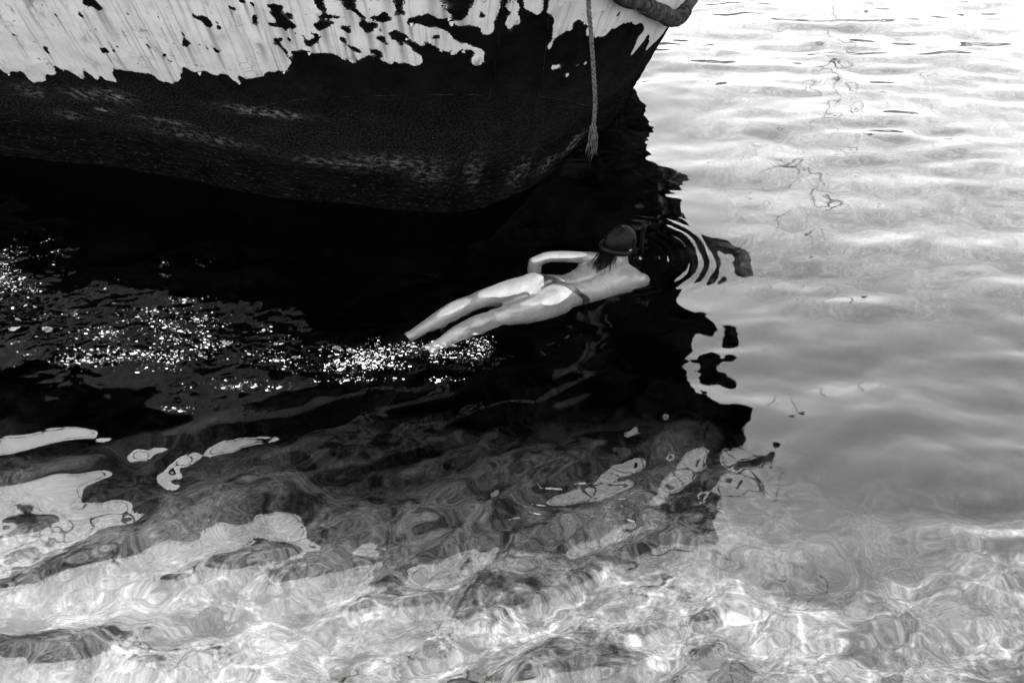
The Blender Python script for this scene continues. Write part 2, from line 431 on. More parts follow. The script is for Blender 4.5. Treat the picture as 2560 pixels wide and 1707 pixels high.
diag = sum(sl / (2 * math.pi / l) * np.sin(2 * math.pi / l * ((WX + 0.09 * fbm(WX * 1.6, WY * 1.6, 2, 53)) * math.cos(R(t)) + (WY + 0.09 * fbm(WX * 1.6, WY * 1.6, 2, 54)) * math.sin(R(t))) + p) for l, sl, t, p in
           ((.47, .040, 116, 0), (.36, .040, 124, 1.3), (.29, .036, 112, 2.2), (.22, .030, 128, 4), (.17, .022, 118, 5), (.60, .030, 121, 3), (.11, .014, 115, 1), (.33, .026, 62, 2), (.24, .022, 40, 5), (.42, .022, 78, 3)))
rightw = sum(sl / (2 * math.pi / l) * np.sin(2 * math.pi / l * ((WX + 0.07 * fbm(WX * 1.3, WY * 1.9, 2, 153)) * math.cos(R(t)) + (WY + 0.07 * fbm(WX * 1.3, WY * 1.9, 2, 154)) * math.sin(R(t))) + p) for l, sl, t, p in
           ((.40, .036, 92, 0), (.31, .036, 81, 1.3), (.25, .032, 99, 2.2), (.21, .026, 88, 4), (.52, .034, 95, 5), (.16, .018, 84, 5), (.34, .02, 60, 2), (.28, .018, 125, 1), (.12, .016, 95, 2), (.10, .013, 78, 4)))
WZ = waves(WX, WY) * amp * 1.15 + 0.68 * diag * sstep(1.3, 0.2, WX) * sstep(4.6, 3.2, WY) * (0.9 + fbm(WX * 0.8, WY * 0.8, 2, 55)) + rightw * sstep(0.7, 1.5, WX) * sstep(1.9, 2.8, WY) * (0.75 + 0.8 * fbm(WX * 0.9, WY * 0.9, 2, 57)) + 1.3 * far_rip * sstep(4.6, 7.0, WY) * (0.7 + fbm(WX * 0.7, WY * 0.9, 2, 45))
fade = sstep(-4.6, -4.2, WX) * sstep(6.2, 5.8, WX) * sstep(1.15, 1.35, WY) * sstep(10.5, 10.1, WY)
# ripples pushed ahead of the swimmer's head, and the churned wake behind the feet
rx, ry = WX - 0.60, WY - 4.56
rr = np.hypot(rx, ry * 1.15) + 0.02 * fbm(WX * 3, WY * 3, 2, 81)
ahead = sstep(-0.25, 0.35, rx / (rr + 1e-6))
ring = sstep(0.15, 0.26, rr) * sstep(0.62, 0.46, rr) * np.sin(2 * math.pi * (rr / 0.047 - 0.25 * rr * rr / 0.05)) * 0.0011 * np.clip(0.75 + 0.9 * fbm(WX * 4, WY * 4, 2, 83), 0, 1.4)
WZ += ring * ahead
WAKE = [(-0.28, 3.80, .20), (-0.5, 3.72, .22), (-0.9, 3.72, .26), (-1.3, 3.78, .34), (-1.75, 3.86, .42), (-2.2, 3.9, .45), (-2.7, 4.1, .5), (-3.2, 4.4, .5), (-4, 4.7, .5)]
wk = np.zeros_like(WX)
for a, b_, r_ in WAKE:
    wk = np.maximum(wk, np.exp(-(((WX - a) / (r_ * 1.1)) ** 2 + ((WY - b_) / (r_ * 0.62)) ** 2)))
body_w = np.exp(-((WY - 4.2 - 0.72 * (WX - 0.15)) / 0.17) ** 2) * sstep(-0.7, -0.3, WX) * sstep(0.9, 0.6, WX)
WZ *= 1 - 0.75 * body_w
chop = 0.008 * fbm(WX * 6, WY * 8, 2, 91) + 0.0085 * fbm(WX * 17, WY * 22, 3, 93, 0.5)
WZ += chop * (wk * (0.55 + 0.9 * sstep(-0.2, 0.5, fbm(WX * 3, WY * 4, 2, 95)))) + body_w * (0.0066 * fbm(WX * 15, WY * 21, 4, 97, 0.6) + 0.003)
WZ *= fade
water_near = grid_mesh('water', np.stack([WX, WY, WZ], -1))

m_water, nt, out = mat('clear_sea_water')
n = N(nt)
g = n('ShaderNodeBsdfGlass', {'Color': (0.93, 0.93, 0.93, 1), 'IOR': 1.333, 'Roughness': 0.0})
nt.links.new(g.outputs[0], out.inputs[0])
wo_ = link('water', water_near, m_water, kind='structure')
wo_.cycles.is_caustics_caster = True

# seabed
sxs = np.r_[np.linspace(-60, -6, 20, endpoint=False), np.linspace(-6, 7, 420, endpoint=False), np.linspace(7, 60, 20)]
sys_ = np.r_[np.linspace(-30, 0.2, 16, endpoint=False), np.linspace(0.2, 10, 330, endpoint=False), np.linspace(10, 80, 24)]
BX, BY = np.meshgrid(sxs, sys_, indexing='ij')
depth = np.interp(BY, [-30, 0, 2, 3.2, 4.5, 7, 10, 20, 80], [1.0, 1.1, 1.25, 1.45, 1.9, 2.6, 3.0, 3.6, 5.0])
BZ = -depth + 0.10 * fbm(BX * 0.9, BY * 0.9, 4, 71) + 0.035 * fbm(BX * 5, BY * 5, 3, 72)
bed = grid_mesh('seabed', np.stack([BX, BY, BZ], -1))
m_bed, nt, out = mat('stony_seabed')
n = N(nt)
co = n('ShaderNodeTexCoord').outputs['Object']
big = n.noise(co, 0.9, 5, 0.6)
mid = n.noise(co, 7, 6, 0.65)
fin = n.noise(n.mapping(co, (1, 1.3, 1)), 46, 6, 0.68, 0.4)
peb = n.voro(co, 22)
patch = n.noise(co, 2.6, 7, 0.66, 0.8)
vein = n.noise(n.mapping(co, (1, 1.6, 1)), 8, 6, 0.7, 1.2)
v = n.ramp(n.math('ADD', n.math('MULTIPLY', patch, 0.62), n.math('MULTIPLY', vein, 0.38)), 0.40, 0.58, 0.016, 0.140)
v = n.math('MULTIPLY', v, n.ramp(fin, 0.36, 0.64, 0.50, 1.45, False))
v = n.math('MULTIPLY', v, n.ramp(peb, 0.0, 0.6, 1.15, 0.7, False))
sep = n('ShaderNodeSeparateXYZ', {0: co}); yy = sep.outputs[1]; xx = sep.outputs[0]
weed_depth_dark = n.ramp(n.math('ADD', n.math('ADD', yy, n.math('MULTIPLY', big, 1.6)), n.ramp(xx, 0.8, 2.0, 0.0, 0.55)), 3.35, 5.5)
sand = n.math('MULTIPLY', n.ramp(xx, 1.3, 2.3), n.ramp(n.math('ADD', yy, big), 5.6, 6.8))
weed_depth_dark = n.math('SUBTRACT', weed_depth_dark, n.math('MULTIPLY', sand, 0.45))
v = n.math('MULTIPLY', v, n.mix(weed_depth_dark, 1.0, 0.015))  # weed bed, with the darkening of deep water put into its colour
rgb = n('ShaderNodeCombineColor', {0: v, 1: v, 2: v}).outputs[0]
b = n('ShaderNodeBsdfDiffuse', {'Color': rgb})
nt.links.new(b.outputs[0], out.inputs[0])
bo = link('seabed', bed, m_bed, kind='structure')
bo.cycles.is_caustics_receiver = True
# deck, so that the hull is closed
dk = hull_pt(np.linspace(0.02, S_MAX - 0.02, 160), np.full(160, 1.75), -0.03)
bm = bmesh.new()
f = bm.faces.new([bm.verts.new(p) for p in dk])
bmesh.ops.triangulate(bm, faces=[f])
link('deck', bm_mesh('deck', bm, False), grey('deck_paint', 0.12), boat)

# far water, laid round the near lattice (edges butt)
bm = bmesh.new()
X0, X1, Y0, Y1 = wxs[0], wxs[-1], wy[0], wy[-1]
gx = [-900, -60, X0, X1, 60, 900]; gy = [-0.3, Y0, Y1, 60, 900]
vv = {(i, j): bm.verts.new((x, y, 0)) for i, x in enumerate(gx) for j, y in enumerate(gy)}
for i in range(5):
    for j in range(4):
        if not (i == 2 and j == 1):
            bm.faces.new((vv[i, j], vv[i + 1, j], vv[i + 1, j + 1], vv[i, j + 1]))
m_far, nt, out = mat('open_sea_water'); n = N(nt)
co = n('ShaderNodeTexCoord').outputs['Object']
bp = n('ShaderNodeBump', {'Strength': 1.0, 'Distance': 0.12, 'Height': n.noise(co, 2.2, 4, 0.55)})
g = n('ShaderNodeBsdfGlass', {'Color': (0.93, 0.93, 0.93, 1), 'IOR': 1.333, 'Roughness': 0.02, 'Normal': bp.outputs[0]})
nt.links.new(g.outputs[0], out.inputs[0])
link('sea', bm_mesh('sea', bm, False), m_far, kind='structure')

# quay under the photographer, coast across the bay
def box(bm, x0, x1, y0, y1, z0, z1):
    v = [bm.verts.new((x, y, z)) for z in (z0, z1) for y in (y0, y1) for x in (x0, x1)]
    for f in ((0, 2, 3, 1), (4, 5, 7, 6), (0, 1, 5, 4), (2, 6, 7, 3), (0, 4, 6, 2), (1, 3, 7, 5)):
        bm.faces.new([v[k] for k in f])
bm = bmesh.new(); box(bm, -30, 30, -16, -0.3, -3, 1.5)
link('quay', bm_mesh('quay', bm, False), grey('quay_concrete', 0.22, 0.9), kind='structure')
hx = np.linspace(-420, 520, 160); prof = np.array([0, 0.35, 0.8, 1.0, 0.7])
ht = 74 + 30 * fbm(hx / 90, hx * 0, 4, 101)
HP = np.stack([np.repeat(hx[:, None], 5, 1), np.array([300, 312, 335, 360, 420])[None] + 0 * hx[:, None], ht[:, None] * prof[None] - 1.5 + 2 * fbm(np.repeat(hx[:, None], 5, 1) / 14, np.repeat(prof[None], 160, 0) * 9, 3, 103)], -1)
link('hills', grid_mesh('hills', HP), grey('scrub_hillside', 0.05, 0.9, 0.4, 0.05), kind='structure')

# ---- boat details
m_steel = grey('rusty_steel', 0.012, 0.8, 0.5, 30, 0.002, 0.1)
m_seam = grey('weld_bead', 0.0032, 0.8, 0.98, 9, 0.001, 0.02)
def on_hull(L, off, step=0.01):
    q = crom([(float(s2u(a)), b) for a, b in L], 12)
    return hull_pt(u2s(q[:, 0]), q[:, 1], off)
for k, L in enumerate(SEAMS):
    bm = bmesh.new(); q = on_hull(L, 0.003)
    tube(bm, q, [0.0021 + 0.0011 * math.sin(i * 1.7) for i in range(len(q))], 6)
    link('weld_seam', bm_mesh('weld_seam', bm), m_seam, boat)
# overlapping plate edge and sea-chest grating patch low on the plating
# rubbing strake: a doubled pipe wrapped in frayed rope near the rounded end
st = crom([(a, b + 0.012) for a, b in [(9.0, 1.72), (9.25, 1.56)] + STRAKE[:-1] + [(10.55, 0.80), (11.2, 0.78), (12.2, 0.8)]], 14)
q = hull_pt(st[:, 0], st[:, 1], 0.035)
bm = bmesh.new(); tube(bm, q, 0.036, 12)
strake = link('rubbing_strake', bm_mesh('rubbing_strake', bm), grey('strake_paint', 0.010, 0.8, 0.8, 14, 0.004, 0.03), boat)
bm = bmesh.new()
ql = np.linalg.norm(np.diff(q, axis=0), axis=1).cumsum()
for k in range(46):
    i = int(len(q) * (0.42 + 0.36 * k / 46)); 
    if i + 1 >= len(q): break
    t = Vector(q[i + 1] - q[i - 1]).normalized(); a = t.cross(Vector((0, 0, 1))).normalized(); b_ = t.cross(a)
    c0 = Vector(q[i]) + t * rng.uniform(-0.01, 0.01)
    lean = rng.uniform(-0.02, 0.02)
    tube(bm, [c0 + (a * math.cos(x) + b_ * math.sin(x)) * 0.042 + t * lean * math.cos(x) for x in np.linspace(0, 2 * math.pi, 15)], rng.uniform(0.006, 0.011), 5, False)
link('rope_lashing', bm_mesh('rope_lashing', bm), grey('old_lashing', 0.014, 0.9, 0.8, 40, 0.003, 0.03), strake)
# bulwark cap, stanchions and rail: above the frame, seen in the reflection
cs = np.linspace(0.3, S_MAX - 0.3, 120)
bm = bmesh.new(); tube(bm, hull_pt(cs, ztop(cs), 0.01), 0.055, 8)
link('cap_rail', bm_mesh('cap_rail', bm), m_steel, boat)
ri = hull_pt(cs, ztop(cs) + 0.42, -0.03)
bm = bmesh.new(); tube(bm, ri, 0.016, 6)
rail = link('hand_rail', bm_mesh('hand_rail', bm), m_steel, boat)
post_me = None
for sp in np.arange(5.0, 13.0, 0.95):
    bm = bmesh.new(); p = hull_pt(np.array([sp]), np.array([float(ztop(sp))]), -0.02)[0]
    tube(bm, [p, p + np.array([0, 0, 0.44])], 0.017, 6)
    link('stanchion', bm_mesh('stanchion', bm), m_steel, boat)
# davit with a hanging block over the rounded end
p = hull_pt(np.array([10.0]), np.array([float(ztop(10.0))]), -0.05)[0]
bm = bmesh.new()
tube(bm, [p + np.array(v) for v in ((0, 0, -0.6), (0, 0, 0.1), (0.02, -0.01, 0.5), (0.12, -0.06, 0.72), (0.34, -0.12, 0.78))], [0.05, 0.05, 0.04, 0.035, 0.03], 8)
dv = link('davit', bm_mesh('davit', bm), m_steel, boat)
bm = bmesh.new()
e = p + np.array([0.33, -0.12, 0.76])
tube(bm, [e, e - np.array([0, 0, 0.2])], 0.008, 6)
tube(bm, [e - np.array([0, 0, z]) for z in (0.18, 0.22, 0.30, 0.38, 0.42)], [0.03, 0.08, 0.10, 0.08, 0.02], 8, True, 0.6)
link('pulley_block', bm_mesh('pulley_block', bm), m_steel, dv)
# curled flakes where the paint lets go
m_flake = grey('paint_flake', 0.13, 0.55, 0.25, 40)
fl_me = []
for k in range(4):
    bm = bmesh.new(); w, l = rng.uniform(0.012, 0.02), rng.uniform(0.02, 0.04); rows = []
    for i in range(5):
        t = i / 4; ww = w * (1 - 0.75 * t ** 1.5); cx = 0.25 * w * math.sin(k + 3 * t)
        rows.append([bm.verts.new((cx + x * ww, -l * t * (1 - 0.25 * t), 0.001 + l * 0.28 * t * t)) for x in (-1, -0.2 + 0.1 * k, 1)])
    for a, b_ in zip(rows, rows[1:]):
        for j in range(2): bm.faces.new((a[j], a[j + 1], b_[j + 1], b_[j]))
    fl_me.append(bm_mesh('paint_flake', bm)); fl_me[-1].materials.append(m_flake)
edge_pts = [p for p in PAINT_A[:-4] + PAINT_B[2:-3] if 6.2 < p[0] < 10.2]
for k in range(26):
    i = rng.randrange(len(edge_pts) - 1); t = rng.random()
    a, b_ = edge_pts[i], edge_pts[i + 1]
    s_ = a[0] + (b_[0] - a[0]) * t; z_ = a[1] + (b_[1] - a[1]) * t + rng.uniform(0.0, 0.012)
    p0 = Vector(hull_pt(np.array([s_]), np.array([z_]), 0.003)[0])
    ez = (Vector(hull_pt(np.array([s_]), np.array([z_ + .02]), 0.003)[0]) - p0).normalized()
    _, _, nx_, ny_ = hull_base(np.array([s_])); no = Vector((nx_[0], ny_[0], -0.35)).normalized()
    ex = ez.cross(no).normalized(); no = ex.cross(ez)
    M = Matrix((ex, ez, no)).transposed().to_4x4() @ Matrix.Rotation(rng.gauss(0, 0.6), 4, 'Z') @ Matrix.Scale(rng.uniform(0.35, 0.8), 4)
    o = link('paint_flake', fl_me[k % 4], None, boat); o.matrix_local = Matrix.Translation(p0) @ M

# ---- the rope over the side
rp = [hull_pt(np.array([9.4]), np.array([float(ztop(9.4))]), 0.07)[0]] + [hull_pt(np.array([a]), np.array([b]), o)[0] for a, b, o in ((9.386, 1.317, .05), )]
def at(px, py, Y):
    u = (px - 1280) / 2489; v = (853.5 - py) / 2489; c4, s4 = math.cos(R(40)), math.sin(R(40))
    t = Y / (c4 + s4 * v)
    return np.array([u * t, Y, CAM_H + t * (-s4 + c4 * v)])
_a0 = at(1472, 0, 4.66)
base = [rp[0] + (_a0 - rp[0]) * t for t in (0, .2, .4, .6, .8, .93)] + [at(x, y, 4.66) for x, y in ((1472, 0), (1478, 90), (1484, 180), (1488, 260), (1483, 325))]
line = crom(base, 40)
seg = np.r_[0, np.cumsum(np.linalg.norm(np.diff(line, axis=0), axis=1))]
tt = np.linspace(0, seg[-1], 420)
line = np.stack([np.interp(tt, seg, line[:, k]) for k in range(3)], -1)
rope = link('rope', None, label='frayed rope hanging down the hull beside the rounded boat end', category='rope')
m_rope = grey('weathered_rope', 0.026, 0.9, 0.6, 60, 0.002, 0.03)
for k in range(3):
    bm = bmesh.new()
    ph = tt * 2 * math.pi / 0.075 + k * 2 * math.pi / 3
    tube(bm, line + 0.0056 * np.stack([np.cos(ph), np.sin(ph), 0 * ph], -1), 0.0066, 7)
    link('strand', bm_mesh('strand', bm), m_rope, rope)
bm = bmesh.new(); e = line[-1]
for k in range(44):
    a = rng.uniform(0, 6.28); r = rng.uniform(0, 0.016); L = rng.uniform(0.06, 0.17)
    o = np.array([math.cos(a) * r, math.sin(a) * r, 0.02]); sp = np.array([math.cos(a), math.sin(a), 0]) * rng.uniform(0.0, 0.028)
    pts = [e + o + sp * (t ** 1.2) + np.array([0.005 * math.sin(9 * t + k), 0.004 * math.cos(8 * t + k), -L * t - 0.02 * t]) for t in np.linspace(0, 1, 6)]
    tube(bm, pts, [0.0034, 0.0032, 0.003, 0.0026, 0.002, 0.001], 4)
link('frayed_end', bm_mesh('frayed_end', bm), m_rope, rope)
# mooring line from the boat to the quay, out of the frame
mp0 = hull_pt(np.array([10.3]), np.array([float(ztop(10.3)) + 0.06]), 0.0)[0]
ml = [mp0 + (np.array([3.4, -0.6, 1.6]) - mp0) * t - np.array([0, 0, 0.5 * t * (1 - t) * 2 * 0.3]) for t in np.linspace(0, 1, 30)]
bm = bmesh.new(); tube(bm, ml, 0.016, 6)
o = link('mooring_line', bm_mesh('mooring_line', bm), m_rope, label='mooring line running from the boat rail to the quay', category='rope')
bm = bmesh.new(); tube(bm, [(3.4, -0.6, 1.49), (3.4, -0.6, 1.6), (3.4, -0.6, 1.74), (3.4, -0.6, 1.80)], [0.12, 0.09, 0.10, 0.15], 14)
link('bollard', bm_mesh('bollard', bm), m_steel, label='iron bollard on the quay edge holding the mooring line', category='bollard')

# ---- yacht across the water whose mast shows as a wavering dark line
yt = link('sailing_yacht', None, label='moored yacht whose mast is mirrored as a thin wavering line', category='yacht')
yt.location = (6.6, 21, 0)
Lx = np.linspace(-4, 4, 24)
bw_ = 1.25 * np.clip(1 - (np.abs(Lx) / 4.05) ** 2.4, 0, 1) ** 0.7
HPx = np.stack([np.stack([Lx, sgn * bw_ * f, z + 0.25 * (Lx / 4) ** 2 * (z > 0.5)], -1) for sgn, f, z in ((-1, 1, .95), (-1, .97, .4), (-1, .6, -.2), (1, 0, -.45), (1, .6, -.2), (1, .97, .4), (1, 1, .95))], 1)
link('hull', grid_mesh('yacht_hull', HPx), grey('yacht_gelcoat', 0.6, 0.3, 0.05), yt)
bm = bmesh.new(); box(bm, -1.6, 1.4, -0.7, 0.7, 0.9, 1.35); bmesh.ops.bevel(bm, geom=bm.edges[:], offset=0.12, segments=2, affect='EDGES')
link('cabin', bm_mesh('yacht_cabin', bm), grey('cabin_paint', 0.6, 0.3, 0.05), yt)
bm = bmesh.new(); tube(bm, [(0.6, 0, 0.9), (0.6, 0, 10.6)], [0.055, 0.035], 8); link('mast', bm_mesh('mast', bm), grey('mast_alloy', 0.12, 0.5), yt)
bm = bmesh.new(); tube(bm, [(0.6, 0, 2.0), (-2.9, 0, 2.1)], 0.06, 8); link('boom', bm_mesh('boom', bm), m_steel, yt)
for e in ((4.0, 0, 1.2), (-4, 0, 1.2), (0.5, 1.2, 0.95), (0.5, -1.2, 0.95)):
    bm = bmesh.new(); tube(bm, [(0.6, 0, 10.3), e], 0.012, 4); link('stay', bm_mesh('stay', bm), m_steel, yt)

# ------------------------------------------------------------------ swimmer (prone; +x to the head, +y her left, +z her back)
def blob_mesh(build, voxel, smooth=8):
    """one continuous skin grown round overlapping shapes"""
    bm = bmesh.new(); build(bm)
    me = bpy.data.meshes.new('skin'); bm.to_mesh(me); bm.free()
    o = bpy.data.objects.new('skin', me); C.objects.link(o)
    r = o.modifiers.new('r', 'REMESH'); r.mode = 'VOXEL'; r.voxel_size = voxel
    sm = o.modifiers.new('s', 'SMOOTH'); sm.factor = 0.5; sm.iterations = smooth
    dg = bpy.context.evaluated_depsgraph_get()
    out_me = bpy.data.meshes.new_from_object(o.evaluated_get(dg))
    bpy.data.objects.remove(o)
    for p in out_me.polygons: p.use_smooth = True
    return out_me

def ell(bm, c, r, rot=None, u=20, v=14):
    M = Matrix.Translation(Vector(c)) @ (rot.to_4x4() if rot else Matrix.Identity(4)) @ Matrix.Diagonal((*r, 1))
    bmesh.ops.create_uvsphere(bm, u_segments=u, v_segments=v, radius=1.0, matrix=M)

def loft(bm, secs, sides=28, skew=lambda x: 0.0):
    """secs: x, y, z centre, half width, half depth, squareness"""
    q = crom(secs, 6); rings = []
    for x, y, z, w, t in q:
        rings.append([bm.verts.new((x - skew(x) * w * math.cos(a), y + w * math.copysign(abs(math.cos(a)) ** 0.85, math.cos(a)), z + t * math.copysign(abs(math.sin(a)) ** 0.9, math.sin(a)))) for a in np.linspace(0, 2 * math.pi, sides, endpoint=False)])
    for a, b_ in zip(rings, rings[1:]):
        for k in range(sides): bm.faces.new((a[k], a[(k + 1) % sides], b_[(k + 1) % sides], b_[k]))
    bm.faces.new(rings[0][::-1]); bm.faces.new(rings[-1])

def limb(bm, pts, rad):
    q = crom([list(p) + [r * 1.05] for p, r in zip(pts, rad)], 6)
    tube(bm, q[:, :3], list(q[:, 3]), 18)
    ell(bm, q[0, :3], [q[0, 3]] * 3); ell(bm, q[-1, :3], [q[-1, 3]] * 3)

def hand(bm, wrist, d, nrm):
    d = Vector(d).normalized(); nrm = Vector(nrm); nrm = (nrm - d * nrm.dot(d)).normalized(); sd = d.cross(nrm); w = Vector(wrist)
    for k in range(5):
        off = (k - 2) * 0.0145
        limb(bm, [w + sd * off * 0.5, w + d * 0.045 + sd * off, w + d * 0.082 + sd * off * 1.15], [0.014, 0.0135, 0.0105])
    for k, L in enumerate((0.058, 0.070, 0.075, 0.068)):
        off = (k - 1.5) * 0.0215
        b0 = w + d * 0.085 + sd * off
        limb(bm, [b0, b0 + d * L * 0.5 + sd * off * 0.3 - nrm * 0.006, b0 + d * L * 0.93 + sd * off * 0.45 - nrm * 0.02], [0.0095, 0.0088, 0.0066])
    limb(bm, [w + d * 0.025 - sd * 0.025, w + d * 0.055 - sd * 0.052 - nrm * 0.01, w + d * 0.088 - sd * 0.062 - nrm * 0.022], [0.012, 0.0105, 0.008])

HEAD = Vector((0.588, 0.036, 0.034))
def build_body(bm):
    loft(bm, [(-0.10, 0.015, -0.055, .10, .07), (-0.04, 0.0, -0.045, .150, .088), (0.03, -0.006, -0.045, .163, .090), (0.10, -0.026, -0.062, .152, .086), (0.18, -0.055, -0.086, .142, .080),
              (0.26, -0.068, -0.095, .145, .084), (0.34, -0.074, -0.096, .162, .088), (0.42, -0.078, -0.094, .178, .086), (0.475, -0.080, -0.096, .168, .074), (0.52, -0.060, -0.085, .105, .055)], 32, lambda x: 0.28 * min(1, max(0, (x - 0.15) / 0.25)))
    ell(bm, (-0.035, 0.078, -0.025), (.105, .082, .092)); ell(bm, (-0.025, -0.086, -0.040), (.105, .082, .090))      # buttocks
    for sgn in (1, -1): ell(bm, (0.39 - 0.028 * sgn, -0.076 + 0.085 * sgn, -0.048), (.075, .045, .038), Matrix.Rotation(0.4 * sgn, 3, 'Z'))   # shoulder blades
    limb(bm, [(-0.02, 0.085, -0.045), (-0.15, 0.125, -0.035), (-0.27, 0.165, -0.036), (-0.335, 0.178, -0.042)], [.088, .080, .062, .053])
    limb(bm, [(-0.335, 0.178, -0.042), (-0.44, 0.184, -0.032), (-0.55, 0.182, -0.036), (-0.71, 0.176, -0.043), (-0.80, 0.172, -0.048)], [.052, .057, .052, .034, .031])
    limb(bm, [(0.0, -0.085, -0.055), (-0.14, -0.040, -0.066), (-0.26, 0.003, -0.070), (-0.33, 0.022, -0.070)], [.088, .083, .067, .057])
    limb(bm, [(-0.33, 0.022, -0.070), (-0.43, 0.034, -0.062), (-0.53, 0.040, -0.064), (-0.67, 0.040, -0.074), (-0.765, 0.038, -0.086)], [.056, .057, .052, .034, .031])
    limb(bm, [(-0.795, 0.172, -0.05), (-0.86, 0.170, -0.072), (-0.905, 0.168, -0.092)], [.030, .026, .014])           # pointed feet, inside the fins
    limb(bm, [(-0.76, 0.036, -0.088), (-0.825, 0.04, -0.11), (-0.87, 0.042, -0.13)], [.030, .026, .014])
    limb(bm, [(0.425, 0.065, -0.055), (0.33, 0.145, -0.024), (0.22, 0.225, -0.016), (0.135, 0.243, -0.020)], [.052, .042, .038, .036])  # her left arm, elbow towards the feet
    limb(bm, [(0.135, 0.243, -0.022), (0.115, 0.225, -0.08), (0.08, 0.18, -0.17), (0.065, 0.15, -0.23)], [.036, .037, .030, .023])
    hand(bm, (0.065, 0.15, -0.23), (-0.1, -0.3, -0.5), (0.9, 0.2, -0.2))
    limb(bm, [(0.505, -0.215, -0.085), (0.47, -0.17, -0.18), (0.42, -0.11, -0.27)], [.050, .042, .036])                # right arm folded under the chest
    limb(bm, [(0.42, -0.11, -0.27), (0.36, -0.05, -0.29), (0.30, 0.0, -0.30)], [.036, .033, .023])
    hand(bm, (0.30, 0.0, -0.30), (-0.6, 0.7, -0.1), (0.1, 0.1, -1))
    limb(bm, [(0.49, -0.05, -0.09), (0.535, -0.015, -0.06), HEAD + Vector((-0.02, 0, -0.03))], [.062, .052, .052])       # neck
    ell(bm, HEAD, (.092, .074, .088)); ell(bm, HEAD + Vector((0.025, 0, -0.062)), (.062, .055, .05))                     # skull, jaw
    ell(bm, HEAD + Vector((0.060, 0, -0.085)), (.02, .012, .014))                                                         # nose
    for sgn in (1, -1): ell(bm, HEAD + Vector((0.0, 0.074 * sgn, -0.02)), (.022, .008, .032))                             # ears

body_me = blob_mesh(build_body, 0.0065, 7)
co_ = np.empty(len(body_me.vertices) * 3); body_me.vertices.foreach_get('co', co_); co_ = co_.reshape(-1, 3)
no_ = np.empty(len(body_me.vertices) * 3); body_me.vertices.foreach_get('normal', no_); no_ = no_.reshape(-1, 3)
up_ = np.clip(no_[:, 2], 0, 1)
spine = np.exp(-((co_[:, 1] - np.interp(co_[:, 0], [0, .1, .18, .26, .5], [-.006, -.026, -.055, -.068, -.076])) / 0.015) ** 2) * sstep(0.06, 0.14, co_[:, 0]) * sstep(0.52, 0.42, co_[:, 0])
cleft = np.exp(-((co_[:, 1] + 0.005) / 0.010) ** 2) * sstep(-0.14, -0.08, co_[:, 0]) * sstep(0.07, 0.0, co_[:, 0])
co_[:, 2] -= up_ * (0.010 * spine + 0.020 * cleft)
body_me.vertices.foreach_set('co', co_.reshape(-1)); body_me.update()

m_skin, nt, out = mat('wet_skin'); n = N(nt)
oc = n('ShaderNodeTexCoord').outputs['Object']
v = n.ramp(n.noise(oc, 14, 5, 0.6), 0.3, 0.7, 0.092, 0.130, False)
rgb = n('ShaderNodeCombineColor', {0: v, 1: v, 2: v}).outputs[0]
bp = n('ShaderNodeBump', {'Strength': 1.0, 'Distance': 0.006, 'Height': n.noise(oc, 34, 4, 0.55, 0.6)})
b = n('ShaderNodeBsdfPrincipled', {'Base Color': rgb, 'Roughness': 0.30, 'Specular IOR Level': 0.5, 'Normal': bp.outputs[0]})
nt.links.new(b.outputs[0], out.inputs[0])

person = link('person', None, label='swimmer lying face down in the water with bikini bottom, snorkel and fins', category='person')
person.location = (0.18, 4.25, -0.010); person.rotation_euler = (0, 0, R(39.7))
link('body', body_me, m_skin, person)

# bikini bottom: cut from the skin and lifted off it
bm = bmesh.new(); bm.from_mesh(body_me)
def in_bikini(p, nr):
    yc = -0.004
    xr = p.x + 0.26 * (p.y - yc)
    if abs(p.y) > 0.2 or p.z < -0.2: return False
    if nr.z > -0.15:
        return 0.060 < xr < 0.100 or (-0.03 < xr <= 0.060 and abs(p.y - yc) < 0.006 + max(0, xr + 0.01) / 0.07 * 0.062)
    return -0.08 < xr < 0.100 and abs(p.y - yc) < 0.03 + max(0, xr + 0.08) / 0.16 * 0.16
bmesh.ops.subdivide_edges(bm, edges=[e for e in bm.edges if -0.12 < e.verts[0].co.x < 0.16 and abs(e.verts[0].co.y) < 0.2], cuts=1, use_grid_fill=True)
bm.normal_update()
bmesh.ops.delete(bm, geom=[f for f in bm.faces if not in_bikini(f.calc_center_median(), f.normal)], context='FACES')
bm.normal_update()
for v_ in bm.verts:
    q_ = v_.co
    v_.co = q_ + v_.normal * (0.0045 if not v_.is_boundary else 0.0015) + v_.normal * 0.0016 * math.sin(90 * q_.x + 40 * q_.y)
bk = bpy.data.meshes.new('bikini_bottom'); bm.to_mesh(bk); bm.free()
for p in bk.polygons: p.use_smooth = True
link('bikini_bottom', bk, grey('wet_swim_fabric', 0.010, 0.35, 0.4, 40, 0.001, 0.4), person)

